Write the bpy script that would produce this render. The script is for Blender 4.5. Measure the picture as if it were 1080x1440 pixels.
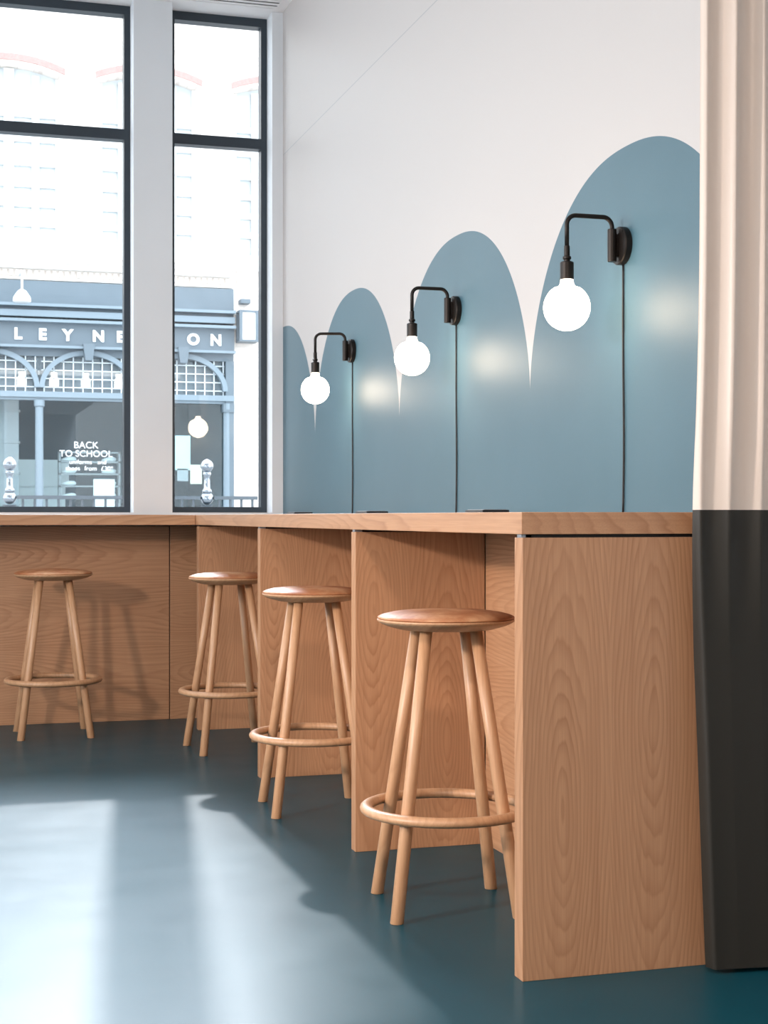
import bpy, bmesh, math, random
from mathutils import Vector, Matrix

for o in list(bpy.data.objects):
    bpy.data.objects.remove(o)
SC = bpy.context.scene
COL = SC.collection
random.seed(7)
PI = math.pi

# ------------------------------------------------------------------ camera
EYE = 1.039
cam_d = bpy.data.cameras.new('camera')
cam = bpy.data.objects.new('camera', cam_d)
COL.objects.link(cam)
cam.location = (0, 0, EYE)
cam.rotation_euler = (math.radians(90), 0, -math.radians(16.75))
cam_d.sensor_fit = 'VERTICAL'
cam_d.sensor_height = 36.0
cam_d.lens = 2150 / 1440 * 36
cam_d.shift_y = 7 / 1440
cam_d.clip_start = .05
cam_d.clip_end = 200
cam_d.dof.use_dof = True
cam_d.dof.focus_distance = 4.5
cam_d.dof.aperture_fstop = 16.0
SC.camera = cam

# ------------------------------------------------------------------ light
vs = SC.view_settings
vs.view_transform = 'Standard'
vs.look = 'None'
vs.gamma = 1
vs.use_curve_mapping = False
vs.exposure = 0.0

world = bpy.data.worlds.new('overcast_sky')
SC.world = world
world.use_nodes = True
wn = world.node_tree.nodes
wn['Background'].inputs['Color'].default_value = (.86, .93, 1.0, 1)
wn['Background'].inputs['Strength'].default_value = 4.2


def lamp(name, kind, loc, energy, color, target=None, **kw):
    d = bpy.data.lights.new(name, kind)
    d.energy = energy
    d.color = color
    for k, v in kw.items():
        setattr(d, k, v)
    o = bpy.data.objects.new(name, d)
    COL.objects.link(o)
    o.location = loc
    if target is not None:
        o.rotation_euler = (Vector(target) - Vector(loc)).to_track_quat('-Z', 'Y').to_euler()
    return o


# low sun coming in over the roof across the street
lamp('sun', 'SUN', (4, 20, 12), 2.1, (.97, .97, 1.0), target=(4 - .245, 20 - 1.79, 12 - 1.05), angle=math.radians(1.1))
# second, wide sun lamp added to lighten the pillar's shadow on the floor
lamp('sun_haze', 'SUN', (5, 20, 12), 8.6, (.84, .89, 1.0), target=(5 - .245, 20 - 1.79, 12 - 1.15), angle=math.radians(22))
# area lamps added outside the unseen left wall to brighten the counter's front edges
for y0, y1, e in ((.9, 3.3, 30), (3.7, 6.1, 50)):
    lamp('window_daylight', 'AREA', (-3.85, (y0 + y1) / 2, 2.2), e, (.86, .93, 1.0), target=(0, (y0 + y1) / 2, 2.2), shape='RECTANGLE', size=2.3, size_y=2.3)
# unseen lights: a soft studio light left of the camera and warm ceiling lights
lamp('tall_lamp_light', 'AREA', (-2.6, 2.6, 2.05), 42, (1.0, .84, .73), target=(1.3, 4.9, .5), shape='DISK', size=.30, spread=1.7)
for i, (x, y, e) in enumerate(((-1.6, .2, 12), (-.3, -.3, 155))):
    lamp('ceiling_light', 'AREA', (x, y, 3.64), e, (1.0, .80, .68), target=(x, y, 0), shape='DISK', size=.5)

# ------------------------------------------------------------------ node helpers


class NT:
    def __init__(s, name):
        s.m = bpy.data.materials.new(name)
        s.m.use_nodes = True
        s.t = s.m.node_tree
        s.b = s.t.nodes['Principled BSDF']
        s.out = s.t.nodes['Material Output']

    def n(s, typ, **kw):
        nd = s.t.nodes.new(typ)
        for k, v in kw.items():
            setattr(nd, k, v)
        return nd

    def l(s, a, b):
        s.t.links.new(a, b)

    def put(s, sock, v):
        if hasattr(v, 'is_output'):
            s.l(v, sock)
        else:
            sock.default_value = v

    def math(s, op, a, b=None, c=None, clamp=False):
        nd = s.n('ShaderNodeMath', operation=op)
        nd.use_clamp = clamp
        for i, v in enumerate((a, b, c)):
            if v is not None:
                s.put(nd.inputs[i], v)
        return nd.outputs[0]

    def xyz(s, coord='Object'):
        tc = s.n('ShaderNodeTexCoord')
        sp = s.n('ShaderNodeSeparateXYZ')
        s.l(tc.outputs[coord], sp.inputs[0])
        return sp.outputs

    def comb(s, x, y, z):
        nd = s.n('ShaderNodeCombineXYZ')
        for i, v in enumerate((x, y, z)):
            s.put(nd.inputs[i], v)
        return nd.outputs[0]

    def noise(s, vec, scale=1.0, detail=2.0, rough=.5):
        nd = s.n('ShaderNodeTexNoise')
        if vec is not None:
            s.l(vec, nd.inputs['Vector'])
        nd.inputs['Scale'].default_value = scale
        nd.inputs['Detail'].default_value = detail
        nd.inputs['Roughness'].default_value = rough
        return nd.outputs['Fac']

    def ramp(s, fac, stops):
        nd = s.n('ShaderNodeValToRGB')
        cr = nd.color_ramp
        while len(cr.elements) < len(stops):
            cr.elements.new(.5)
        for e, (p, c) in zip(cr.elements, stops):
            e.position = p
            e.color = (*c, 1) if len(c) == 3 else c
        s.l(fac, nd.inputs[0])
        return nd.outputs[0]

    def mix(s, fac, a, b, blend='MIX'):
        nd = s.n('ShaderNodeMix', data_type='RGBA', blend_type=blend)
        s.put(nd.inputs[0], fac)
        for i, v in ((6, a), (7, b)):
            if isinstance(v, tuple):
                v = (*v, 1) if len(v) == 3 else v
            s.put(nd.inputs[i], v)
        return nd.outputs[2]

    def bump(s, h, strength=.1, dist=.002):
        nd = s.n('ShaderNodeBump')
        nd.inputs['Strength'].default_value = strength
        nd.inputs['Distance'].default_value = dist
        s.l(h, nd.inputs['Height'])
        s.l(nd.outputs[0], s.b.inputs['Normal'])


def plain(name, col, rough=.5, metal=0.0, spec=.5, var=0.0, vscale=12, coat=0.0):
    t = NT(name)
    t.b.inputs['Roughness'].default_value = rough
    t.b.inputs['Metallic'].default_value = metal
    t.b.inputs['Specular IOR Level'].default_value = spec
    t.b.inputs['Coat Weight'].default_value = coat
    if var:
        tc = t.n('ShaderNodeTexCoord')
        f = t.noise(tc.outputs['Object'], vscale, 4)
        a = tuple(c * (1 - var) for c in col)
        b = tuple(min(1, c * (1 + var)) for c in col)
        t.l(t.ramp(f, ((.3, a), (.7, b))), t.b.inputs['Base Color'])
    else:
        t.b.inputs['Base Color'].default_value = (*col, 1)
    return t.m


def glow(name, col, strength):
    t = NT(name)
    t.b.inputs['Base Color'].default_value = (.9, .9, .88, 1)
    t.b.inputs['Emission Color'].default_value = (*col, 1)
    t.b.inputs['Emission Strength'].default_value = strength
    t.b.inputs['Roughness'].default_value = .3
    return t.m


def oak(name, u='X', v='Z', leaf=.2, v0=.45, stretch=5.5, freq=62, seed=0.0,
        light=(.60, .33, .182), dark=(.35, .155, .070), cathedral=1.0, rough=.42):
    """flat-sawn oak veneer: u runs across the leaves, v along the grain"""
    t = NT(name)
    ax = dict(zip('XYZ', t.xyz()))
    w_ = [k for k in 'XYZ' if k not in (u, v)][0]
    U, V, W = ax[u], ax[v], ax[w_]
    U = t.math('ADD', U, seed)
    k = t.math('FLOOR', t.math('DIVIDE', U, leaf))
    uu = t.math('SUBTRACT', U, t.math('MULTIPLY', t.math('ADD', k, .5), leaf))
    wn_ = t.n('ShaderNodeTexWhiteNoise', noise_dimensions='1D')
    t.l(t.math('ADD', k, seed * 3.1 + .37), wn_.inputs['W'])
    off = t.math('MULTIPLY', t.math('SUBTRACT', wn_.outputs['Value'], .5), .5)
    vv = t.math('SUBTRACT', V, t.math('ADD', off, v0))
    # slow wander of the rings
    q = t.comb(t.math('MULTIPLY', U, 8.0), t.math('MULTIPLY', V, 1.1), t.math('MULTIPLY', W, 3.0))
    n1 = t.noise(q, 1.0, 3, .5)
    q2 = t.comb(t.math('MULTIPLY', U, 70.0), t.math('MULTIPLY', V, 3.0), W)
    n2 = t.noise(q2, 1.0, 2, .5)
    vs_ = t.math('MULTIPLY', t.math('SINE', t.math('DIVIDE', vv, stretch * .11)), .11)
    R = t.math('SQRT', t.math('ADD', t.math('ADD', t.math('MULTIPLY', uu, uu), t.math('MULTIPLY', vs_, vs_)), .00012))
    R = t.math('ADD', t.math('ADD', R, t.math('MULTIPLY', n1, .055)), t.math('MULTIPLY', n2, .0045))
    R = t.math('ADD', R, t.math('MULTIPLY', W, .25))
    fr = t.math('FRACT', t.math('MULTIPLY', R, freq))
    line = t.ramp(fr, ((0, (0, 0, 0)), (.40, (.12,) * 3), (.74, (.70,) * 3), (.86, (1, 1, 1)), (1, (0, 0, 0))))
    amp = t.ramp(t.noise(t.comb(t.math('MULTIPLY', U, 5.0), t.math('MULTIPLY', V, .8), W), 1.7, 2), ((.3, (.35,) * 3), (.7, (1,) * 3)))
    lf = t.math('MULTIPLY', t.math('MULTIPLY', line, amp), .74 * cathedral)
    # fibres and pores
    fib = t.noise(t.comb(t.math('MULTIPLY', U, 420.0), t.math('MULTIPLY', V, 7.0), t.math('MULTIPLY', W, 200.0)), 1.0, 2, .6)
    fibr = t.ramp(fib, ((.35, (0, 0, 0)), (.75, (1, 1, 1))))
    tone = t.noise(t.comb(t.math('MULTIPLY', U, 11.0), t.math('MULTIPLY', V, .7), W), 1.0, 2)
    base = t.mix(t.ramp(tone, ((.3, (0, 0, 0)), (.7, (1, 1, 1)))), light, tuple(.84 * a + .16 * b for a, b in zip(light, dark)))
    st = t.noise(t.comb(t.math('MULTIPLY', U, 95.0), t.math('MULTIPLY', V, .9), W), 1.0, 3, .6)
    base = t.mix(t.math('MULTIPLY', t.ramp(st, ((.40, (0, 0, 0)), (.72, (1, 1, 1)))), .38), base, dark)
    c = t.mix(lf, base, dark)
    c = t.mix(t.math('MULTIPLY', fibr, .34), c, dark)
    t.l(c, t.b.inputs['Base Color'])
    t.b.inputs['Roughness'].default_value = rough
    t.b.inputs['Specular IOR Level'].default_value = .5
    t.b.inputs['Coat Weight'].default_value = .25
    t.b.inputs['Coat Roughness'].default_value = .33
    t.bump(fib, .08, .001)
    return t.m


def glass(name, tint=(.97, .985, .985), refl=1.0):
    t = NT(name)
    g = t.n('ShaderNodeNewGeometry')
    dt = t.n('ShaderNodeVectorMath', operation='DOT_PRODUCT')
    t.l(g.outputs['Incoming'], dt.inputs[0])
    t.l(g.outputs['Normal'], dt.inputs[1])
    f = t.math('SUBTRACT', 1.0, t.math('ABSOLUTE', dt.outputs['Value']))
    f5 = t.math('POWER', f, 5.0)
    fr = t.math('MULTIPLY', t.math('ADD', .045, t.math('MULTIPLY', f5, .955)), refl, clamp=True)
    tr = t.n('ShaderNodeBsdfTransparent')
    tr.inputs[0].default_value = (*tint, 1)
    gl = t.n('ShaderNodeBsdfGlossy')
    gl.inputs['Roughness'].default_value = 0.0
    mx = t.n('ShaderNodeMixShader')
    t.l(fr, mx.inputs[0])
    t.l(tr.outputs[0], mx.inputs[1])
    t.l(gl.outputs[0], mx.inputs[2])
    t.l(mx.outputs[0], t.out.inputs['Surface'])
    return t.m


# ------------------------------------------------------------------ mesh helpers
def link(name, me, m=None, parent=None, loc=(0, 0, 0), smooth=False):
    o = bpy.data.objects.new(name, me)
    COL.objects.link(o)
    o.location = loc
    if m:
        me.materials.append(m)
    if parent:
        o.parent = parent
    if smooth:
        for p in me.polygons:
            p.use_smooth = True
    return o


def build(name, bm, m=None, parent=None, loc=(0, 0, 0), smooth=False, recalc=True):
    if recalc:
        bmesh.ops.recalc_face_normals(bm, faces=bm.faces)
    me = bpy.data.meshes.new(name)
    bm.to_mesh(me)
    bm.free()
    return link(name, me, m, parent, loc, smooth)


def box(bm, x0, x1, y0, y1, z0, z1, bevel=0.0):
    M = Matrix.Translation(((x0 + x1) / 2, (y0 + y1) / 2, (z0 + z1) / 2)) @ Matrix.Diagonal((x1 - x0, y1 - y0, z1 - z0, 1))
    r = bmesh.ops.create_cube(bm, size=1, matrix=M)
    if bevel:
        es = list({e for v in r['verts'] for e in v.link_edges})
        bmesh.ops.bevel(bm, geom=es, offset=bevel, segments=2, affect='EDGES', profile=.5)


def boxes(name, lst, m, parent=None, loc=(0, 0, 0), bevel=0.0):
    bm = bmesh.new()
    for b in lst:
        box(bm, *b, bevel=bevel)
    return build(name, bm, m, parent, loc)


def lathe(bm, prof, seg=32, c=(0, 0, 0), axis='Z'):
    rings = []
    for r, h in prof:
        if r < 1e-5:
            p = {'Z': (0, 0, h), 'X': (h, 0, 0), 'Y': (0, h, 0)}[axis]
            rings.append([bm.verts.new(Vector(p) + Vector(c))])
        else:
            ring = []
            for i in range(seg):
                a = 2 * PI * i / seg
                p = {'Z': (r * math.cos(a), r * math.sin(a), h), 'X': (h, r * math.cos(a), r * math.sin(a)),
                     'Y': (r * math.sin(a), h, r * math.cos(a))}[axis]
                ring.append(bm.verts.new(Vector(p) + Vector(c)))
            rings.append(ring)
    for a, b in zip(rings, rings[1:]):
        for i in range(seg):
            j = (i + 1) % seg
            if len(a) == 1 and len(b) == 1:
                break
            if len(a) == 1:
                bm.faces.new((a[0], b[i], b[j]))
            elif len(b) == 1:
                bm.faces.new((a[i], a[j], b[0]))
            else:
                bm.faces.new((a[i], a[j], b[j], b[i]))


def tube(bm, pts, r, seg=12, closed=False, cap=True):
    pts = [Vector(p) for p in pts]
    n = len(pts)
    rr = r if isinstance(r, (list, tuple)) else [r] * n
    rings = []
    up = None
    for i, p in enumerate(pts):
        if closed:
            d = pts[(i + 1) % n] - pts[i - 1]
        else:
            d = pts[min(i + 1, n - 1)] - pts[max(i - 1, 0)]
        d.normalize()
        if up is None:
            up = Vector((0, 0, 1)) if abs(d.z) < .9 else Vector((1, 0, 0))
        s_ = d.cross(up).normalized()
        up = s_.cross(d).normalized()
        rings.append([bm.verts.new(p + (s_ * math.cos(2 * PI * k / seg) + up * math.sin(2 * PI * k / seg)) * rr[i]) for k in range(seg)])
    pairs = list(zip(rings, rings[1:]))
    if closed:
        pairs.append((rings[-1], rings[0]))
    for a, b in pairs:
        for k in range(seg):
            j = (k + 1) % seg
            bm.faces.new((a[k], a[j], b[j], b[k]))
    if cap and not closed:
        bm.faces.new(rings[0][::-1])
        bm.faces.new(rings[-1])


def slab(name, outlines, y0, y1, m, parent=None, loc=(0, 0, 0)):
    """outlines in (x, z), the first is the outer edge and the rest are holes; extruded from y0 to y1"""
    cu = bpy.data.curves.new('outline', 'CURVE')
    cu.dimensions = '2D'
    cu.fill_mode = 'BOTH'
    cu.extrude = abs(y1 - y0) / 2
    for ol in outlines:
        sp = cu.splines.new('POLY')
        sp.points.add(len(ol) - 1)
        for p, (x, z) in zip(sp.points, ol):
            p.co = (x, z, 0, 1)
        sp.use_cyclic_u = True
    o = bpy.data.objects.new('outline', cu)
    COL.objects.link(o)
    dg = bpy.context.evaluated_depsgraph_get()
    me = bpy.data.meshes.new_from_object(o.evaluated_get(dg))
    bpy.data.objects.remove(o)
    me.name = name
    me.transform(Matrix.Translation((0, (y0 + y1) / 2, 0)) @ Matrix.Rotation(PI / 2, 4, 'X'))
    me.materials.clear()
    return link(name, me, m, parent, loc)


def text_mesh(name, s, size, depth, m, parent=None, loc=(0, 0, 0), align='CENTER', bold=0.0, space=1.0):
    cu = bpy.data.curves.new('lettering', 'FONT')
    cu.body = s
    cu.size = size
    cu.extrude = depth / 2
    cu.offset = bold
    cu.align_x = align
    cu.space_character = space
    o = bpy.data.objects.new('lettering', cu)
    COL.objects.link(o)
    dg = bpy.context.evaluated_depsgraph_get()
    me = bpy.data.meshes.new_from_object(o.evaluated_get(dg))
    bpy.data.objects.remove(o)
    me.name = name
    me.transform(Matrix.Rotation(PI / 2, 4, 'X'))
    me.materials.clear()
    return link(name, me, m, parent, loc)


def empty(name, loc, label, cat, group=None, rz=0):
    o = bpy.data.objects.new(name, None)
    o.empty_display_size = .1
    COL.objects.link(o)
    o.location = loc
    o.rotation_euler = (0, 0, rz)
    tag(o, label, cat, group)
    return o


def tag(o, label, cat, group=None, kind=None):
    o['label'] = label
    o['category'] = cat
    if group:
        o['group'] = group
    if kind:
        o['kind'] = kind
    return o


def struct(o):
    o['kind'] = 'structure'
    return o


def copy_tree(o):
    r = o.copy()
    COL.objects.link(r)
    for ch in o.children:
        c = ch.copy()
        COL.objects.link(c)
        c.parent = r
        for g in ch.children:
            d = g.copy()
            COL.objects.link(d)
            d.parent = c
    return r


# ------------------------------------------------------------------ materials
M = {}
# white wall with the blue arch mural painted on it
ARCH_C, ARCH_W, ARCH_Z, ARCH_H = 3.76, 1.372, 1.435, .605


def mural_wall():
    t = NT('painted_wall')
    ax = t.xyz()
    yy = t.math('ADD', t.math('DIVIDE', t.math('SUBTRACT', ax[1], ARCH_C), ARCH_W), .5)
    yy = t.math('ABSOLUTE', t.math('MULTIPLY', t.math('SUBTRACT', t.math('FRACT', yy), .5), 2.0))
    zz = t.math('POWER', t.math('SUBTRACT', 1.0, t.math('POWER', yy, 2.3), clamp=True), 1 / 1.7)
    top = t.math('ADD', ARCH_Z, t.math('MULTIPLY', zz, ARCH_H))
    blue = t.math('LESS_THAN', ax[2], top)
    tc = t.n('ShaderNodeTexCoord')
    nz = t.noise(tc.outputs['Object'], 3.0, 3)
    bl = t.ramp(nz, ((.3, (.057, .127, .167)), (.7, (.064, .138, .180))))
    c = t.mix(blue, (.53, .50, .485), bl)
    # horizontal board joint
    j = t.math('LESS_THAN', t.math('ABSOLUTE', t.math('SUBTRACT', ax[2], 2.948)), .0022)
    c = t.mix(j, c, (.38, .38, .39))
    t.l(c, t.b.inputs['Base Color'])
    t.l(t.math('ADD', .50, t.math('MULTIPLY', blue, -.04)), t.b.inputs['Roughness'])
    t.b.inputs['Specular IOR Level'].default_value = .5
    fine = t.noise(tc.outputs['Object'], 260, 3)
    t.bump(fine, .10, .0015)
    return t.m


M['mural'] = mural_wall()
M['white'] = plain('white_wall_paint', (.69, .72, .75), .55, var=.015, vscale=4)
M['ceil'] = plain('ceiling_paint', (.82, .82, .83), .7)
def reeded():
    t = NT('milky_lattice_glass')
    t.b.inputs['Base Color'].default_value = (.26, .32, .36, 1)
    t.b.inputs['Roughness'].default_value = .25
    tr = t.n('ShaderNodeBsdfTransparent')
    mx = t.n('ShaderNodeMixShader')
    mx.inputs[0].default_value = .5
    t.l(tr.outputs[0], mx.inputs[1])
    t.l(t.b.outputs[0], mx.inputs[2])
    t.l(mx.outputs[0], t.out.inputs['Surface'])
    return t.m


M['reeded'] = reeded()
M['frame'] = plain('slate_window_frame', (.022, .033, .045), .35)
M['glass'] = glass('window_glass')
M['shopglass'] = glass('shop_glass', (.90, .96, .98), .8)
M['black'] = plain('black_bronze_metal', (.018, .014, .012), .42, metal=.6, var=.1, vscale=40)
M['rubber'] = plain('black_cable', (.012, .012, .013), .5)
M['gap'] = plain('black_spacer', (.008, .008, .008), .7)
M['plastic'] = plain('black_plastic', (.012, .013, .015), .28)
M['bracket'] = plain('zinc_bracket', (.35, .37, .40), .4, metal=.7)
M['bulb'] = glow('opal_bulb', (1.0, .82, .62), 18.0)


def floor_mat():
    t = NT('teal_floor')
    tc = t.n('ShaderNodeTexCoord')
    a = t.noise(tc.outputs['Object'], 1.2, 4)
    c = t.ramp(a, ((.3, (.006, .056, .078)), (.7, (.008, .066, .090))))
    t.l(c, t.b.inputs['Base Color'])
    r = t.noise(tc.outputs['Object'], 5, 4)
    t.l(t.math('ADD', .27, t.math('MULTIPLY', r, .07)), t.b.inputs['Roughness'])
    t.b.inputs['IOR'].default_value = 1.2
    t.b.inputs['Specular Tint'].default_value = (.6, .6, .62, 1)
    f = t.noise(tc.outputs['Object'], 420, 2)
    t.bump(f, .12, .001)
    return t.m


M['floor'] = floor_mat()


def leather():
    t = NT('tan_leather')
    tc = t.n('ShaderNodeTexCoord')
    oi = t.n('ShaderNodeObjectInfo')
    va = t.n('ShaderNodeVectorMath', operation='ADD')
    t.l(tc.outputs['Object'], va.inputs[0])
    t.l(t.comb(t.math('MULTIPLY', oi.outputs['Random'], 9.0), 0.0, 0.0), va.inputs[1])
    a = t.noise(va.outputs[0], 7.5, 5, .6)
    c = t.ramp(a, ((.34, (.36, .125, .050)), (.48, (.48, .195, .085)), (.62, (.66, .36, .19))))
    t.l(c, t.b.inputs['Base Color'])
    t.b.inputs['Roughness'].default_value = .50
    g = t.n('ShaderNodeTexVoronoi')
    g.inputs['Scale'].default_value = 260
    t.l(va.outputs[0], g.inputs['Vector'])
    t.bump(g.outputs['Distance'], .15, .001)
    return t.m


M['leather'] = leather()


def stoolwood(name, u, v):
    return oak(name, u, v, leaf=.31, v0=3.0, stretch=6, freq=90, seed=.155,
               light=(.64, .37, .205), dark=(.44, .225, .11), cathedral=.7, rough=.45)


M['legwood'] = stoolwood('oiled_oak_leg', 'X', 'Z')
M['seatwood'] = stoolwood('oiled_oak_turned', 'X', 'Y')
M['oak_end'] = oak('oak_end_panel', 'X', 'Z', leaf=.225, v0=.50, stretch=6.0, freq=105, seed=.013)
M['oak_div'] = oak('oak_divider', 'X', 'Z', leaf=.24, v0=.55, stretch=4.2, freq=105, seed=.06)
M['oak_back'] = oak('oak_back_panel', 'Z', 'Y', leaf=.34, v0=.5, stretch=5.0, freq=85, seed=.1)
M['oak_winback'] = oak('oak_window_panel', 'Z', 'X', leaf=.30, v0=.3, stretch=5.0, freq=85, seed=.21)
M['oak_top'] = oak('oak_worktop', 'Z', 'Y', leaf=.5, v0=8.0, stretch=9.0, freq=75, seed=.25)
M['oak_wintop'] = oak('oak_window_worktop', 'Z', 'X', leaf=.5, v0=8.0, stretch=9.0, freq=75, seed=.25)


def cloth(name, col, rough, sheen=.3):
    t = NT(name)
    tc = t.n('ShaderNodeTexCoord')
    t.b.inputs['Base Color'].default_value = (*col, 1)
    t.b.inputs['Roughness'].default_value = rough
    t.b.inputs['Sheen Weight'].default_value = sheen
    f = t.noise(tc.outputs['Object'], 700, 2)
    t.bump(f, .02, .0004)
    return t.m


M['curtain_top'] = cloth('cream_satin', (.74, .63, .55), .40)
M['curtain_low'] = cloth('dark_olive_satin', (.020, .017, .012), .55, .0)

# ------------------------------------------------------------------ room shell
XR, YW, YO, ZC = 1.815, 7.88, 8.20, 3.70
XL, YB, XRR = -3.6, -2.6, 3.6
YRET = 3.24            # where the mural wall stops and the curtain begins
struct(boxes('floor', [(XL - .2, XRR + .2, YB - .2, YO, -.12, 0)], M['floor']))
struct(boxes('ceiling', [(XL - .2, XRR + .2, YB - .2, YO, ZC, ZC + .2)], M['ceil']))
struct(boxes('wall_right', [(XR, XR + .25, YRET, YO, 0, ZC)], M['mural']))
struct(boxes('wall_return', [(XR + .25, XRR, YRET, YRET + .2, 0, ZC)], M['white']))
struct(boxes('wall_right_rear', [(XRR, XRR + .2, YB, YRET + .2, 0, ZC)], M['white']))
struct(boxes('wall_left', [(XL - .2, XL, YB - .2, YO, 0, 1.0), (XL - .2, XL, YB - .2, YO, 3.4, ZC), (XL - .2, XL, YB - .2, .9, 1.0, 3.4),
                           (XL - .2, XL, 3.3, 3.7, 1.0, 3.4), (XL - .2, XL, 6.1, YO, 1.0, 3.4)], M['white']))  # openings added to let the left fill lamps in
struct(boxes('wall_back', [(XL, XRR, YB - .2, YB, 0, ZC)], M['white']))
WIN = [(-1.45, 1.030), (1.230, 1.757), (-3.4, -1.65)]
far = [(XL, XR + .25, YW, YO, 0, 1.062)]
edges = [(XL, -3.4), (-1.65, -1.45), (1.030, 1.230), (1.757, XR)]
for a, b in edges:
    far.append((a, b, YW, YO, 1.062, ZC))
struct(boxes('wall_far', far, M['white']))

for i, (a, b) in enumerate(WIN):
    w = bpy.data.objects.new('window_%d' % (i + 1), None)
    COL.objects.link(w)
    w.location = ((a + b) / 2, 8.01, 1.062)
    struct(w)
    h = (b - a) / 2
    Z1 = ZC - 1.062
    fw = .032
    za, zb = 3.003 - 1.062, 3.058 - 1.062
    lst = [(-h, -h + fw, 0, .07, 0, Z1), (h - fw, h, 0, .07, 0, Z1),
           (-h + fw, h - fw, 0, .07, 0, .03), (-h + fw, h - fw, 0, .07, Z1 - .045, Z1),
           (-h + fw, h - fw, 0, .07, za, zb)]
    boxes('window_frame', lst, M['frame'], w)
    boxes('lower_pane', [(-h + fw, h - fw, .032, .038, .03, za)], M['glass'], w)
    boxes('upper_pane', [(-h + fw, h - fw, .032, .038, zb, Z1 - .045)], M['glass'], w)

for i, (a, b) in enumerate(((.9, 3.3), (3.7, 6.1))):  # unseen window frames added for the left fill lamps
    w = struct(bpy.data.objects.new('window_%d' % (i + 4), None))
    COL.objects.link(w)
    w.location = (XL - .12, (a + b) / 2, 1.0)
    h = (b - a) / 2
    boxes('window_frame', [(0, .06, -h, -h + .04, 0, 2.4), (0, .06, h - .04, h, 0, 2.4), (0, .06, -h + .04, h - .04, 0, .04), (0, .06, -h + .04, h - .04, 2.36, 2.4),
                           (0, .06, -.02, .02, .04, 2.36)], M['frame'], w)

# slot air vent in the ceiling above the right-hand window
vent = empty('ceiling_vent', (1.25, 7.755, ZC), 'white linear slot air vent in the ceiling above the narrow window', 'vent')
lst = [(-.62, .52, -.075, -.066, -.004, 0), (-.62, .52, .066, .075, -.004, 0), (.512, .52, -.066, .066, -.004, 0), (-.62, -.612, -.066, .066, -.004, 0)]
boxes('vent_frame', lst, M['ceil'], vent)
boxes('vent_louvre', [(-.612, .512, y - .013, y + .013, -.004, 0) for y in (-.046, 0, .046)], M['ceil'], vent)
boxes('vent_slot', [(-.612, .512, -.066, .066, -.0015, 0)], M['gap'], vent)

# ------------------------------------------------------------------ counters
XF = 1.281
ZT, ZB = 1.050, 1.000
# side worktop
sw = empty('side_worktop', (XF - .003, 3.180, ZB), 'long oak worktop running along the blue arched wall', 'worktop')
boxes('top_board', [(0, XR - XF + .003 - .001, 0, 4.695, 0, .05)], M['oak_top'], sw, bevel=.0012)
boxes('spacer_strip', [(.012, XR - XF - .01, .006, .046, -.0075, 0)] +
      [(.012, .43, y - 3.180 + .006, y - 3.180 + .040, -.0075, 0) for y in (4.563, 5.965, 7.396)] +
      [(.434, .48, .055, 4.6, -.0075, 0)], M['gap'], sw)
for y in (3.182, 4.563, 5.965):
    boxes('bracket', [(.002, .026, y - 3.180 + .004, y - 3.180 + .03, -.0072, -.0002)], M['bracket'], sw)
# window worktop
ww = empty('window_worktop', (-3.58, 7.457, ZB), 'oak worktop running under the street windows', 'worktop')
boxes('top_board', [(0, 3.58 + XF - .0045, 0, .418, 0, .05)], M['oak_wintop'], ww, bevel=.0012)

ZP = ZB - .0075


def panel(name, x0, x1, y0, y1, m, label, group=None):
    o = boxes(name, [(0, x1 - x0, 0, y1 - y0, 0, ZP)], m, None, (x0, y0, 0), bevel=.0012)
    tag(o, label, 'panel', group)
    return o


panel('end_panel', XF, XR - .002, 3.182, 3.231, M['oak_end'], 'tall oak end panel of the counter, nearest the dark curtain')
panel('divider_panel', XF, 1.708, 4.563, 4.611, M['oak_div'], 'oak divider under the counter directly behind the nearest stool', 'oak dividers under the side worktop')
panel('divider_panel', XF, 1.708, 5.965, 6.013, M['oak_div'], 'oak divider between the second and third stools of the side counter', 'oak dividers under the side worktop')
panel('divider_panel', XF, 1.708, 7.396, 7.444, M['oak_div'], 'oak divider in the far corner, behind the farthest side counter stool', 'oak dividers under the side worktop')
panel('back_panel', 1.710, 1.728, 3.232, 4.562, M['oak_back'], 'horizontal-grain oak back panel under the worktop, right behind the nearest stool')
for i, (y0, y1) in enumerate(((4.612, 5.964), (6.014, 7.395))):
    struct(boxes('trim_%d' % (i + 2), [(0, .018, 0, y1 - y0, 0, ZP)], M['oak_back'], None, (1.710, y0, 0)))
panel('window_panel', -3.55, 1.2075, 7.845, 7.865, M['oak_winback'], 'wide horizontal-grain oak panel under the window worktop, behind the left stool')
panel('window_panel', 1.2125, 1.708, 7.845, 7.865, M['oak_winback'], 'narrow oak panel under the window worktop, right of the vertical joint')
boxes_gap = boxes('trim_1', [(-3.55, 1.72, 7.866, 7.879, 0, ZP)], M['gap'])
struct(boxes_gap)

# flat power outlets on the worktop
for i, (y, lb) in enumerate(((4.440, 'flat black power outlet on the worktop below the middle lamp'),
                             (5.735, 'flat black power outlet on the worktop below the farthest lamp'),
                             (6.95, 'flat black power outlet on the worktop in the window corner'))):
    if i == 0:
        out = empty('power_outlet', (1.655, y, ZT), lb, 'outlet', 'power outlets on the worktop')
        boxes('outlet_box', [(0, .088, 0, .16, 0, .011)], M['plastic'], out, bevel=.001)
        boxes('outlet_lid', [(.006, .082, .006, .154, .011, .013)], M['bracket'], out)
        out0 = out
    else:
        out = copy_tree(out0)
        out.location = (1.655, y, ZT)
        out['label'] = lb


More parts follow.
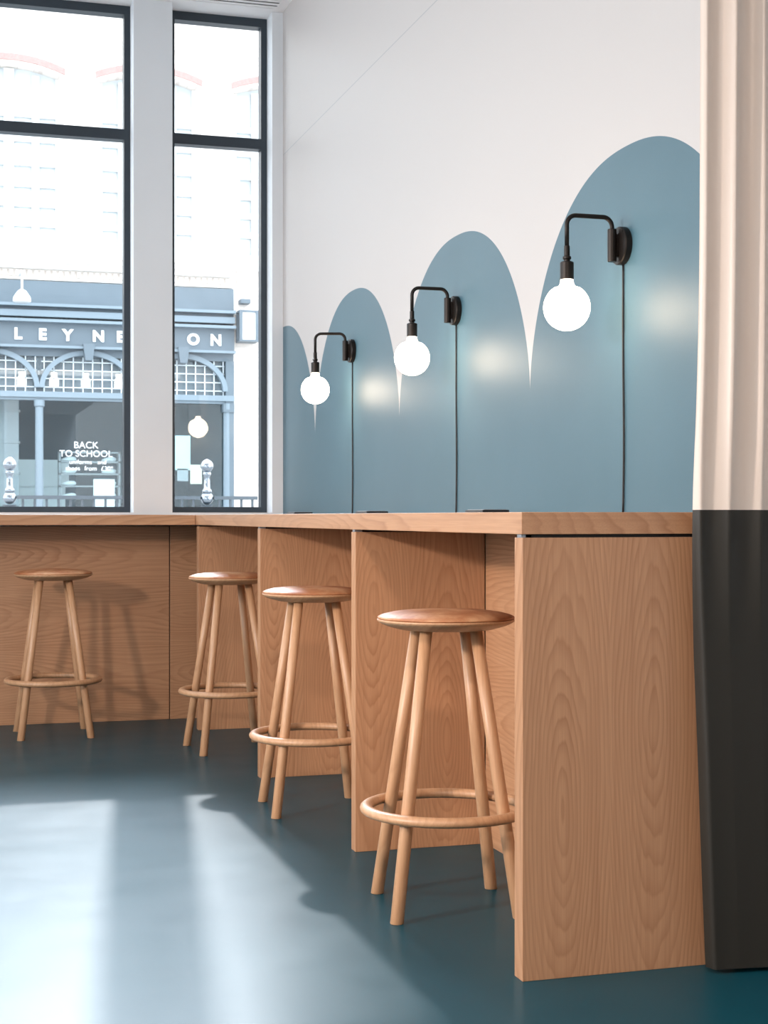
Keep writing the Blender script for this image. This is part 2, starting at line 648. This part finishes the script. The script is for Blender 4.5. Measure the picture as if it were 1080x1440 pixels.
# ------------------------------------------------------------------ stools
def make_stool(label):
    root = empty('bar_stool', (0, 0, 0), label, 'stool', 'leather-topped oak bar stools')
    bm = bmesh.new()
    lathe(bm, [(0, .737), (.105, .738), (.128, .7405), (.160, .7495), (.177, .757), (.1845, .7625), (.1850, .7655), (.183, .7675), (0, .7675)], 64)
    build('seat_board', bm, M['seatwood'], root, smooth=True)
    bm = bmesh.new()
    lathe(bm, [(0, .7680), (.180, .7680), (.1835, .7695), (.1840, .7715), (.181, .7745), (.170, .7790), (.150, .7840), (.115, .7885), (.07, .7912), (.03, .7921), (0, .7923)], 64)
    build('seat_cushion', bm, M['leather'], root, smooth=True)
    for k in range(4):
        a = PI / 4 + k * PI / 2
        rt, rb = .094, .228
        top = Vector((rt * math.cos(a), rt * math.sin(a), .741))
        bot = Vector((rb * math.cos(a), rb * math.sin(a), 0))
        d = bot - top
        L = d.length
        bm = bmesh.new()
        n = 40
        lathe(bm, [(0, 0), (.0165, 0), (.0175, .0015), (.0172, L * .55), (.0165, L + .004), (0, L + .004)], 28)
        # shear so that both ends stay level
        for v in bm.verts:
            f = v.co.z / L
            v.co.x += (top.x - bot.x) * f
            v.co.y += (top.y - bot.y) * f
            v.co.z = v.co.z * (top.z / L)
        build('leg', bm, M['legwood'], root, (bot.x, bot.y, 0), smooth=True)
    bm = bmesh.new()
    seg, ks = 72, 14
    rings = []
    for i in range(seg):
        a = 2 * PI * i / seg
        ring = []
        for k in range(ks):
            b = 2 * PI * k / ks
            r = .2135 + .0175 * math.cos(b)
            z = .262 + .0135 * math.sin(b)
            ring.append(bm.verts.new((r * math.cos(a), r * math.sin(a), z)))
        rings.append(ring)
    for i in range(seg):
        A, B = rings[i], rings[(i + 1) % seg]
        for k in range(ks):
            j = (k + 1) % ks
            bm.faces.new((A[k], B[k], B[j], A[j]))
    build('foot_ring', bm, M['seatwood'], root, smooth=True)
    return root


stool0 = None
for x, y, deg, lb in ((1.338, 3.870, -7.5, 'nearest oak bar stool with a round tan leather seat, beside the end panel'),
                      (1.335, 5.305, -4.0, 'oak bar stool in the middle bay, second nearest of the side counter'),
                      (1.315, 6.765, 3.5, 'oak bar stool in the far bay near the corner of the two counters'),
                      (.592, 7.445, 0.0, 'oak bar stool standing alone at the window worktop on the left')):
    if stool0 is None:
        s = stool0 = make_stool(lb)
    else:
        s = copy_tree(stool0)
    s.location = (x, y, 0)
    s.rotation_euler = (0, 0, math.radians(deg))
    s['label'] = lb


# ------------------------------------------------------------------ wall lamps
def make_lamp():
    root = empty('wall_lamp', (XR, 0, 1.772), '', 'lamp', 'black globe wall lamps on the arches')
    bm = bmesh.new()
    lathe(bm, [(0, 0), (.050, 0), (.0515, -.002), (.0515, -.017), (.0495, -.020), (0, -.020)], 40, axis='X')
    pl = build('wall_plate', bm, M['black'], root)
    bm = bmesh.new()
    lathe(bm, [(0, -.020), (.0045, -.020), (.0045, -.0225), (0, -.0232)], 14, c=(0, .022, .004), axis='X')
    build('screw', bm, M['black'], pl, smooth=True)
    bm = bmesh.new()
    lathe(bm, [(0, -.044), (.0115, -.044), (.0125, -.042), (.0125, .042), (.0115, .044), (0, .044)], 24, c=(-.036, 0, 0))
    box(bm, -.032, -.018, -.007, .007, -.03, .03)
    build('hinge', bm, M['black'], root)
    # arm: up from the hinge, over and down to the socket
    xa, xb, zt, r = -.036, -.168, .075, .026
    pts = [(xa, 0, .03), (xa, 0, zt - r)]
    for k in range(1, 9):
        a = PI / 2 * k / 8
        pts.append((xa - r + r * math.cos(a), 0, zt - r + r * math.sin(a)))
    for k in range(0, 9):
        a = PI / 2 * k / 8
        pts.append((xb + r - r * math.sin(a), 0, zt - r + r * math.cos(a)))
    pts.append((xb, 0, -.02))
    bm = bmesh.new()
    tube(bm, pts, .0062, 14)
    build('arm', bm, M['black'], root, smooth=True)
    bm = bmesh.new()
    c = (xb, 0, 0)
    lathe(bm, [(0, -.008), (.0078, -.008), (.0082, -.035), (.0115, -.037), (.0115, -.043), (.0085, -.045), (.0085, -.049), (.0155, -.0505),
               (.0185, -.053), (.0185, -.097), (.0175, -.0985), (0, -.0985)], 28, c=c)
    build('socket', bm, M['black'], root)
    bm = bmesh.new()
    zc, R = -.1725, .0625
    prof = [(0, -.096), (.0165, -.0965), (.0172, -.103), (.0190, -.111), (.0235, -.1175)]
    a0 = math.radians(56)
    for k in range(0, 25):
        a = a0 - (a0 + PI / 2) * k / 24
        prof.append((max(0, R * math.cos(a)), zc + R * math.sin(a)))
    prof[-1] = (0, zc - R)
    lathe(bm, prof, 48, c=c)
    build('globe_bulb', bm, M['bulb'], root, smooth=True)
    # cable straight down the wall
    pts = []
    for k in range(0, 25):
        f = k / 24
        pts.append((-.0035, .0 + .004 * math.sin(f * 7.0) * f - .002 * f, -.046 - (1.772 - .046 - ZT - .001) * f))
    bm = bmesh.new()
    tube(bm, pts, .0028, 8)
    build('cable', bm, M['rubber'], root, smooth=True)
    return root


lamp0 = make_lamp()
for i, (y, lb) in enumerate(((3.775, 'nearest black wall lamp with a glowing globe bulb, by the curtain'),
                             (5.130, 'middle of the three black globe wall lamps'),
                             (6.505, 'farthest black globe wall lamp, nearest the window corner'))):
    l = lamp0 if i == 0 else copy_tree(lamp0)
    l.location = (XR, y, 1.772)
    l['label'] = lb
    if i == 2:
        sw_a = math.radians(-16)
        hx = -.036
        for ch in l.children:
            if ch.name.split('.')[0] in ('arm', 'socket', 'globe_bulb'):
                ch.rotation_euler = (0, 0, sw_a)
                ch.location = (hx - hx * math.cos(sw_a), -hx * math.sin(sw_a), 0)

# ------------------------------------------------------------------ curtain
cur = empty('curtain', (1.681, 3.10, 0), 'floor-length cream curtain with a dark olive lower half, beside the counter end', 'curtain')


def curtain_part(name, z0, z1, m, nz):
    bm = bmesh.new()
    nx = 300
    W = 1.15
    rows = []
    for k in range(nz + 1):
        z = z0 + (z1 - z0) * k / nz
        row = []
        f = min(1, max(0, (1.25 - z) / 1.25))
        lean = .004 + .026 * f ** 2 - .012 * math.exp(-((z - 1.05) / .35) ** 2)
        for i in range(nx + 1):
            s_ = i / nx * W
            # rounded pleats meeting in narrow pinched valleys
            t_ = (s_ + .004 * math.sin(z * 1.3) * min(1, s_ / .05)) / .078
            c_ = abs(math.sin(PI * t_))
            fold = -.030 * (1 - c_ ** .8) * (1 - .95 * min(1, f * 2.4))
            y = .012 + fold + .008 * math.cos(2 * PI * s_ / .41 + z * .8)
            y += .03 * math.exp(-(s_ / .006) ** 2)
            y += -.016 * f
            x = s_ * .97 + lean * math.exp(-s_ / .2)
            row.append(bm.verts.new((x, y, z)))
        rows.append(row)
    for A, B in zip(rows, rows[1:]):
        for i in range(nx):
            bm.faces.new((A[i], A[i + 1], B[i + 1], B[i]))
    o = build(name, bm, m, cur, smooth=True)
    md = o.modifiers.new('cloth_thickness', 'SOLIDIFY')
    md.thickness = .0022
    md.offset = 0
    md.use_rim = False
    return o


curtain_part('upper_cloth', 1.055, 3.66, M['curtain_top'], 60)
curtain_part('lower_cloth', .012, 1.0552, M['curtain_low'], 40)
rail = boxes('curtain_track', [(-.05, 1.15, -.02, .02, 3.655, ZC)], M['ceil'], cur)

# ------------------------------------------------------------------ street
YF = 22.0
ZG = -.15
M['street'] = plain('grey_paving', (.36, .36, .36), .8, var=.15, vscale=1.5)
M['blue_paint'] = plain('grey_blue_shop_paint', (.135, .175, .21), .5, var=.06, vscale=3)
M['blue_pale'] = plain('pale_blue_moulding', (.22, .28, .33), .5)
M['letter'] = plain('white_letters', (.95, .95, .95), .6)
M['stone'] = plain('white_stone', (.82, .79, .76), .8, var=.03)
M['redbrick'] = plain('red_brick_arch', (.44, .27, .25), .8, var=.1, vscale=30)
M['sash'] = plain('white_sash', (.85, .86, .87), .5)
M['sashglass'] = plain('pale_sky_glass', (.60, .64, .66), .06)  # opaque pale colour paints in the sky's reflection and glare on the panes
M['shopdark'] = plain('shop_inside_paint', (.03, .085, .115), .8)
M['shopmid'] = plain('shop_shelf_grey', (.36, .37, .37), .7)
M['paper'] = plain('white_card', (.85, .87, .85), .7)
M['mint'] = plain('mint_card', (.62, .80, .76), .7)
M['cream'] = plain('cream_card', (.80, .72, .55), .7)
M['lead'] = plain('white_glazing_bar', (.75, .82, .86), .5)
M['chrome'] = plain('polished_steel', (.34, .37, .41), .14, metal=1.0)
M['iron'] = plain('grey_iron_rail', (.10, .12, .14), .45)
M['pendant'] = glow('shop_pendant_glow', (1.0, .97, .9), 6.0)


M['strip'] = glow('strip_light_glow', (1.0, .98, .95), 1.0)


def brickmat():
    t = NT('cream_brick')
    ax = t.xyz()
    bt = t.n('ShaderNodeTexBrick')
    t.l(t.comb(ax[0], ax[2], 0.0), bt.inputs['Vector'])
    bt.inputs['Color1'].default_value = (.80, .72, .66, 1)
    bt.inputs['Color2'].default_value = (.84, .77, .71, 1)
    bt.inputs['Mortar'].default_value = (.70, .62, .57, 1)
    bt.inputs['Scale'].default_value = 1.0
    bt.inputs['Brick Width'].default_value = .23
    bt.inputs['Row Height'].default_value = .075
    bt.inputs['Mortar Size'].default_value = .006
    t.l(bt.outputs['Color'], t.b.inputs['Base Color'])
    t.b.inputs['Roughness'].default_value = .85
    return t.m


M['brick'] = brickmat()
struct(boxes('ground', [(-14, 22, YO, 30, ZG - .1, ZG)], M['street']))

bld = empty('brick_building', (0, YF, ZG), 'pale brick building with red brick window arches across the street', 'building')


def seg_arch(xc, hw, zs, rise, n=16, rev=False):
    R = (hw * hw + rise * rise) / (2 * rise)
    a0 = math.asin(hw / R)
    pts = []
    for k in range(n + 1):
        a = -a0 + 2 * a0 * k / n
        pts.append((xc + R * math.sin(a), zs + rise - R + R * math.cos(a)))
    return pts[::-1] if rev else pts


ox = -ZG
holes = []
UPW = [(-.79, .75), (1.148, .75), (3.103, .75), (5.06, .75)]
for xc, hw in UPW:
    holes.append([(xc - hw, 4.76 + ox)] + [(x, z + ox) for x, z in seg_arch(xc, hw, 7.25, .15)] + [(xc + hw, 4.76 + ox)])
SX0, SX1 = -4.2, 4.325          # shop opening
holes.append([(SX0, 0), (SX0, 4.365 + ox), (SX1, 4.365 + ox), (SX1, 0)])
outer = [(-9, -.001), (-9, 8.6 + ox), (12, 8.6 + ox), (12, -.001), (SX1, -.001), (SX1, 4.365 + ox), (SX0, 4.365 + ox), (SX0, -.001)]
slab('front_wall', [outer] + holes[:-1], 0, .35, M['brick'], bld)
boxes('parapet', [(-9, 12, -.08, .4, 8.6 + ox, 8.68 + ox)], M['stone'], bld)
cor = boxes('cornice', [(-9, 4.28, -.16, 0, 4.60 + ox, 4.67 + ox), (-9, 4.28, -.10, 0, 4.52 + ox, 4.60 + ox), (-9, 4.30, -.05, 0, 4.37 + ox, 4.40 + ox),
                        (4.28, 4.75, -.12, 0, 4.62 + ox, 4.72 + ox)] +
            [(-2 + i * .085, -2 + i * .085 + .045, -.045, 0, 4.42 + ox, 4.50 + ox) for i in range(79)], M['stone'], bld)
for xc, hw in UPW:
    a = seg_arch(xc, hw + .01, 7.285, .155)
    b = seg_arch(xc, hw + .02, 7.37, .16, rev=True)
    slab('brick_arch', [[(x, z + ox) for x, z in a + b]], -.02, .0, M['redbrick'], bld)
    a = seg_arch(xc, hw + .02, 7.66, .14)
    b = seg_arch(xc, hw + .02, 7.685, .14, rev=True)
    slab('hood_mould', [[(x, z + ox) for x, z in a + b]], -.03, .0, M['stone'], bld)
    lst = [(xc - hw, xc - hw + .10, .2, .27, 4.76 + ox, 7.27 + ox), (xc + hw - .10, xc + hw, .2, .27, 4.76 + ox, 7.27 + ox),
           (xc - hw + .10, xc + hw - .10, .202, .268, 4.76 + ox, 4.90 + ox), (xc - hw + .10, xc + hw - .10, .198, .272, 6.02 + ox, 6.10 + ox),
           (xc - .07, xc + .07, .204, .266, 4.88 + ox, 7.38 + ox)]
    for q in (-.37, .37):
        lst.append((xc + q - .05, xc + q + .05, .212, .258, 4.88 + ox, 7.3 + ox))
    for zq in (5.20, 5.48, 5.76, 6.4, 6.75):
        lst.append((xc - hw + .1, xc + hw - .1, .216, .254, zq - .04 + ox, zq + .04 + ox))
    sw_ = boxes('sash_window', lst, M['sash'], bld)
    boxes('sash_pane', [(xc - hw, xc + hw, .28, .30, 4.77 + ox, 7.41 + ox)], M['sashglass'], sw_)
    boxes('window_sill', [(xc - hw - .06, xc + hw + .06, -.06, .2, 4.70 + ox, 4.76 + ox)], M['stone'], bld)
bm = bmesh.new()
tube(bm, [(4.72, -.05, 6.02 + ox), (4.42, -.05, 6.02 + ox), (4.38, -.05, 5.98 + ox), (4.38, -.05, 4.75 + ox)], .03, 10)
build('downpipe', bm, M['stone'], bld)
bm = bmesh.new()
tube(bm, [(4.40, -.035, 3.3 + ox), (4.50, -.035, 2.45 + ox), (4.54, -.035, 2.42 + ox), (4.58, -.035, 2.46 + ox), (4.58, -.035, 3.3 + ox)], .012, 8)
build('wall_cable', bm, M['stone'], bld)

# wall lantern on the pier right of the shop
lan = empty('wall_lantern', (4.50, YF, 3.80), 'small box lantern on the pale brick pier right of the shop', 'lantern')
boxes('lantern_frame', [(-.14, -.10, -.30, -.26, -.2, .2), (.10, .14, -.30, -.26, -.2, .2), (-.14, -.10, -.06, -.02, -.2, .2), (.10, .14, -.06, -.02, -.2, .2),
                        (-.14, .14, -.30, -.02, .2, .225), (-.14, .14, -.30, -.02, -.225, -.2)], M['blue_paint'], lan)
boxes('lantern_glass', [(-.10, .10, -.27, -.05, -.2, .2)], M['sash'], lan)
boxes('bracket', [(-.10, .04, -.2, 0, .34, .40)], M['blue_paint'], lan)

SXA, SXB = SX0 + .006, SX1 - .006
# the shopfront
shop = empty('shopfront', (0, YF, ZG), 'grey-blue shopfront with arched windows and white sign letters', 'shop')
fz = lambda z: z - ZG
boxes('fascia', [(SXA, SXB, -.05, .05, fz(3.84), fz(4.355)), (SXA, SXB, -.10, .05, fz(3.44), fz(3.76))], M['blue_paint'], shop)
boxes('fascia_moulding', [(SXA, SXB, -.22, .05, fz(3.98), fz(4.02)), (SXA, SXB, -.17, .05, fz(3.84), fz(3.93)), (SXA, SXB, -.24, .05, fz(3.76), fz(3.80)),
                          (SXA, SXB, -.20, .05, fz(3.405), fz(3.44))], M['blue_pale'], shop)
boxes('lintel', [(SXA, SXB, -.04, .05, fz(3.30), fz(3.405))], M['blue_paint'], shop)
for ch, x in (('L', 1.255), ('E', 1.591), ('Y', 1.938), ('N', 2.365), ('E', 2.672), ('O', 3.717), ('N', 4.045)):
    text_mesh('sign_letter', ch, .215, .03, M['letter'], shop, (x, -.115, fz(3.525)), bold=.010)
# columns, arches and glazed lattice
COLX = [.216 + 1.337 * k for k in range(-3, 4)]
AR = .62


def arch_ring(xc, a, b, th, zs, n=28):
    o_ = [(xc + (a + th) * math.cos(PI * k / n), zs + (b + th) * math.sin(PI * k / n)) for k in range(n + 1)]
    i_ = [(xc + (a - th) * math.cos(PI * k / n), zs + (b - th) * math.sin(PI * k / n)) for k in range(n, -1, -1)]
    return o_ + i_


for x in COLX:
    bm = bmesh.new()
    lathe(bm, [(0, 0), (.09, 0), (.09, .3), (.06, .34), (.055, fz(2.58)), (.075, fz(2.60)), (.075, fz(2.68)), (.05, fz(2.69)), (0, fz(2.69))], 16, c=(x, -.03, 0))
    build('column', bm, M['blue_pale'], shop, smooth=False)
for k, x in enumerate(COLX[:-1]):
    xc = x + .6685
    slab('window_arch', [arch_ring(xc, .635, .50, .035, fz(2.86))], -.09, .0, M['blue_pale'], shop)
    slab('keystone', [[(xc - .05, fz(3.24)), (xc + .05, fz(3.24)), (xc + .08, fz(3.47)), (xc - .08, fz(3.47))]], -.26, -.05, M['blue_paint'], shop)
    lst = []
    q = xc - .60
    while q < xc + .62:
        lst.append((q - .008, q + .008, -.01, .01, fz(2.80), fz(3.30)))
        q += .135
    for zq in (2.87, 2.99, 3.11, 3.23):
        lst.append((x + .03, x + 1.30, -.01, .01, fz(zq) - .007, fz(zq) + .007))
    boxes('lattice', lst, M['lead'], shop)
    boxes('shop_window', [(x + .05, x + 1.285, .012, .022, fz(.55), fz(2.68))], M['shopglass'], shop)
    boxes('lattice_glass', [(x + .002, x + 1.335, .052, .062, fz(2.80), fz(3.30))], M['reeded'], shop)
boxes('transom_rail', [(SXA, SXB, -.10, .03, fz(2.72), fz(2.80)), (SXA, SXB, -.05, .03, fz(2.68), fz(2.72))], M['blue_pale'], shop)
boxes('stall_riser', [(SXA, SXB, -.05, .05, 0, fz(.55))], M['blue_paint'], shop)
boxes('end_pilaster', [(4.20, SXB, -.08, .1, 0, fz(3.30)), (4.16, SXB, -.10, .1, fz(2.56), fz(2.68))], M['blue_paint'], shop)
struct(boxes('wall_shop_rear', [(SX0 - .1, SX1 + .1, YF + 4.0, YF + 4.1, ZG, 4.3)], M['shopdark']))
struct(boxes('wall_shop_left', [(SX0 - .1, SX0, YF + .4, YF + 4.0, ZG, 4.3)], M['shopdark']))
struct(boxes('wall_shop_right', [(SX1, SX1 + .1, YF + .4, YF + 4.0, ZG, 4.3)], M['shopdark']))
struct(boxes('ceiling_shop', [(SX0 - .1, SX1 + .1, YF + .4, YF + 4.1, 4.3, 4.4)], M['shopdark']))
dec = text_mesh('window_lettering', 'BACK', .135, .004, M['letter'], shop, (2.205, .006, fz(2.015)), bold=.0)
for s, sz, z, x in (('TO', .13, 1.895, 1.925), ('SCHOOL', .13, 1.895, 2.315), ('uniforms', .09, 1.79, 2.13), ('and', .09, 1.79, 2.43),
                    ('shoes', .09, 1.70, 2.02), ('from', .09, 1.70, 2.27), ('£30*', .09, 1.70, 2.50)):
    text_mesh('window_lettering', s, sz, .004, M['letter'], shop, (x, .006, fz(z)))

# things standing and hanging inside the shop
YS = YF + 1.0
for i, (px, lb) in enumerate(((1.375, 'leftmost of the four glowing jar pendants seen through the lattice glass'),
                              (1.84, 'second from the left of the glowing jar pendants behind the lattice glass'),
                              (2.30, 'glowing jar pendant hanging behind the keystone of the middle arch'),
                              (2.79, 'rightmost of the four glowing jar pendants seen through the lattice glass'))):
    if i == 0:
        p0 = p = empty('pendant_light', (px, YS, 3.05), lb, 'lamp', 'jar pendants inside the shop')
        bm = bmesh.new()
        lathe(bm, [(0, -.10), (.062, -.10), (.07, -.08), (.07, .03), (.045, .06), (.05, .12), (0, .12)], 18)
        build('jar_shade', bm, M['pendant'], p, smooth=True)
        bm = bmesh.new()
        tube(bm, [(0, 0, .12), (0, 0, 1.25)], .008, 6)
        build('cord', bm, M['lead'], p)
    else:
        p = copy_tree(p0)
        p.location = (px, YS, 3.05)
        p['label'] = lb
o = boxes('stone_pier', [(-.45, .36, 0, .35, 0, 2.75 - ZG)] + [(-.47, .38, -.02, .35, z, z + .03) for z in (.9, 1.35, 1.8, 2.25, 2.7)], M['shopmid'], None, (.95, YF + .6, ZG))
tag(o, 'pale stone pier inside the shop, behind the left arched window', 'pier')
o = boxes('display_counter', [(-.75, .55, 0, .4, 1.50 - ZG, 1.90 - ZG), (-.7, .5, .05, .35, 0, 1.50 - ZG)], M['paper'], None, (1.55, YF + 1.5, ZG))  # white block added to give a bright band, read as a reflection
tag(o, 'long white display counter inside the shop, left of the shelf of shoes', 'counter')
rk = empty('shoe_rack', (2.20, YF + .9, ZG), 'tall rack of pale shoes behind the white window lettering', 'shelf')
boxes('upright', [(-.30, -.27, 0, .2, 0, 2.15), (.57, .60, 0, .2, 0, 2.15)], M['shopmid'], rk)
boxes('shelf_board', [(-.30, .60, 0, .22, z, z + .025) for z in (1.45, 1.63, 1.81, 1.99, 2.13)], M['shopmid'], rk)
k = 0
shoe0 = None
for zi, z in enumerate((1.475, 1.655, 1.835, 2.015)):
    for xi, (x, side) in enumerate(((-.15, 'left'), (.44, 'right'))):
        lv = ('lowest', 'second lowest', 'second highest', 'topmost')[zi]
        lb = 'pale shoe on the %s end of the %s shelf of the shop rack' % (side, lv)
        if shoe0 is None:
            bm = bmesh.new()
            bmesh.ops.create_uvsphere(bm, u_segments=14, v_segments=8, radius=1)
            for v in bm.verts:
                f = (v.co.x + 1) / 2
                v.co = Vector((v.co.x * .115, v.co.y * .04, max(-.0, (v.co.z + .6) * .045 * (.6 + .6 * f))))
            shoe0 = o = build('shoe', bm, M['paper'], smooth=True)
        else:
            o = shoe0.copy()
            COL.objects.link(o)
        o.location = (2.20 + x, YF + .9 + .1, ZG + z + .002)
        tag(o, lb, 'shoe', 'shoes on the shop rack')
for x, z0, z1, w, mt, lb, nm in ((2.47, 1.10, 1.58, .30, 'paper', 'white card sign low in the shop window, under the white lettering', 'card_sign'),
                                 (2.80, 1.25, 1.78, .12, 'paper', 'white sign at the right edge of the left street window', 'card_sign'),
                                 (3.60, 1.72, 2.22, .22, 'mint', 'tall pale mint poster inside the shop, behind the narrow window', 'poster'),
                                 (3.795, 1.52, 1.80, .17, 'cream', 'small cream notice beside the ball-topped post, behind the narrow window', 'notice'),
                                 (3.60, 1.56, 1.74, .16, 'shopmid', 'small grey framed notice below the mint poster', 'notice')):
    o = boxes(nm, [(-w / 2, w / 2, 0, .012, 0, z1 - z0)], M[mt], None, (x, YF + .10, z0))
    tag(o, lb, 'sign')

st = empty('strip_light', (.2, YF + 1.6, 3.22), 'long white strip light across the shop ceiling behind the lattice glass', 'lamp')
boxes('light_tube', [(0, 3.6, -.03, .03, -.03, .03)], M['strip'], st)
for x in (.3, 1.8, 3.3):
    boxes('hanger', [(x - .008, x + .008, -.008, .008, .03, 1.08)], M['lead'], st)

# dome street lamp hung from the shop cornice
dl = empty('dome_lamp', (1.285, YF - .55, 4.02), 'white dome lamp hanging in front of the shop sign', 'lamp')
bm = bmesh.new()
lathe(bm, [(0, .13), (.03, .13), (.06, .11), (.115, .03), (.125, -.03), (.11, -.045), (0, -.05)], 22)
build('dome_shade', bm, M['sash'], dl, smooth=True)
bm = bmesh.new()
tube(bm, [(0, 0, .12), (0, 0, .36), (0, .10, .40), (0, .50, .40)], .016, 8)
build('bracket_arm', bm, M['sash'], dl, smooth=True)

# ball-topped posts and guard rail on the pavement
YP = 11.0
rail0 = None
for i, (x, lb) in enumerate(((.575, 'polished ball-topped post seen in the wide left window'),
                             (1.968, 'polished ball-topped post seen in the narrow right window'))):
    if i == 0:
        po = post0 = empty('ball_post', (x, YP, ZG), lb, 'post', 'ball-topped street posts')
        bm = bmesh.new()
        prof = [(0, 0), (.05, 0), (.05, .2), (.035, .22), (.035, 1.16 - ZG - .05), (.05, 1.125 - ZG)]
        lathe(bm, prof + [(.022, 1.125 - ZG), (0, 1.125 - ZG)], 24)
        build('shaft', bm, M['iron'], po, smooth=False)

        def ball(z, nm):
            bm = bmesh.new()
            bmesh.ops.create_uvsphere(bm, u_segments=28, v_segments=16, radius=.047, matrix=Matrix.Translation((0, 0, z - ZG)))
            build(nm, bm, M['chrome'], po, smooth=True)
        ball(1.410, 'ball_finial')
        ball(1.175, 'rail_ball')
        bm = bmesh.new()
        lathe(bm, [(0, 1.21 - ZG), (.036, 1.215 - ZG), (.034, 1.235 - ZG), (.024, 1.245 - ZG), (.021, 1.33 - ZG), (.030, 1.345 - ZG), (.030, 1.36 - ZG), (.02, 1.37 - ZG), (0, 1.37 - ZG)], 24)
        build('neck', bm, M['chrome'], po, smooth=True)
    else:
        po = copy_tree(post0)
        po.location = (x, YP, ZG)
        po['label'] = lb
for x0, x1, lb in ((.625, 1.36, 'short grey iron guard rail in the wide left window'),
                   (1.50, 1.918, 'grey iron guard rail left of the post in the narrow window'),
                   (2.018, 2.34, 'grey iron guard rail right of the post in the narrow window')):
    g = empty('guard_rail', (x0, YP, ZG), lb, 'railing', 'iron guard rails on the pavement')
    L = x1 - x0
    boxes('top_rail', [(0, L, -.02, .02, 1.165 - ZG, 1.190 - ZG)], M['iron'], g)
    boxes('bottom_rail', [(0, L, -.012, .012, .25, .28)], M['iron'], g)
    q = .04
    while q < L:
        boxes('baluster', [(q - .008, q + .008, -.008, .008, 0, 1.165 - ZG)], M['iron'], g)
        q += .082
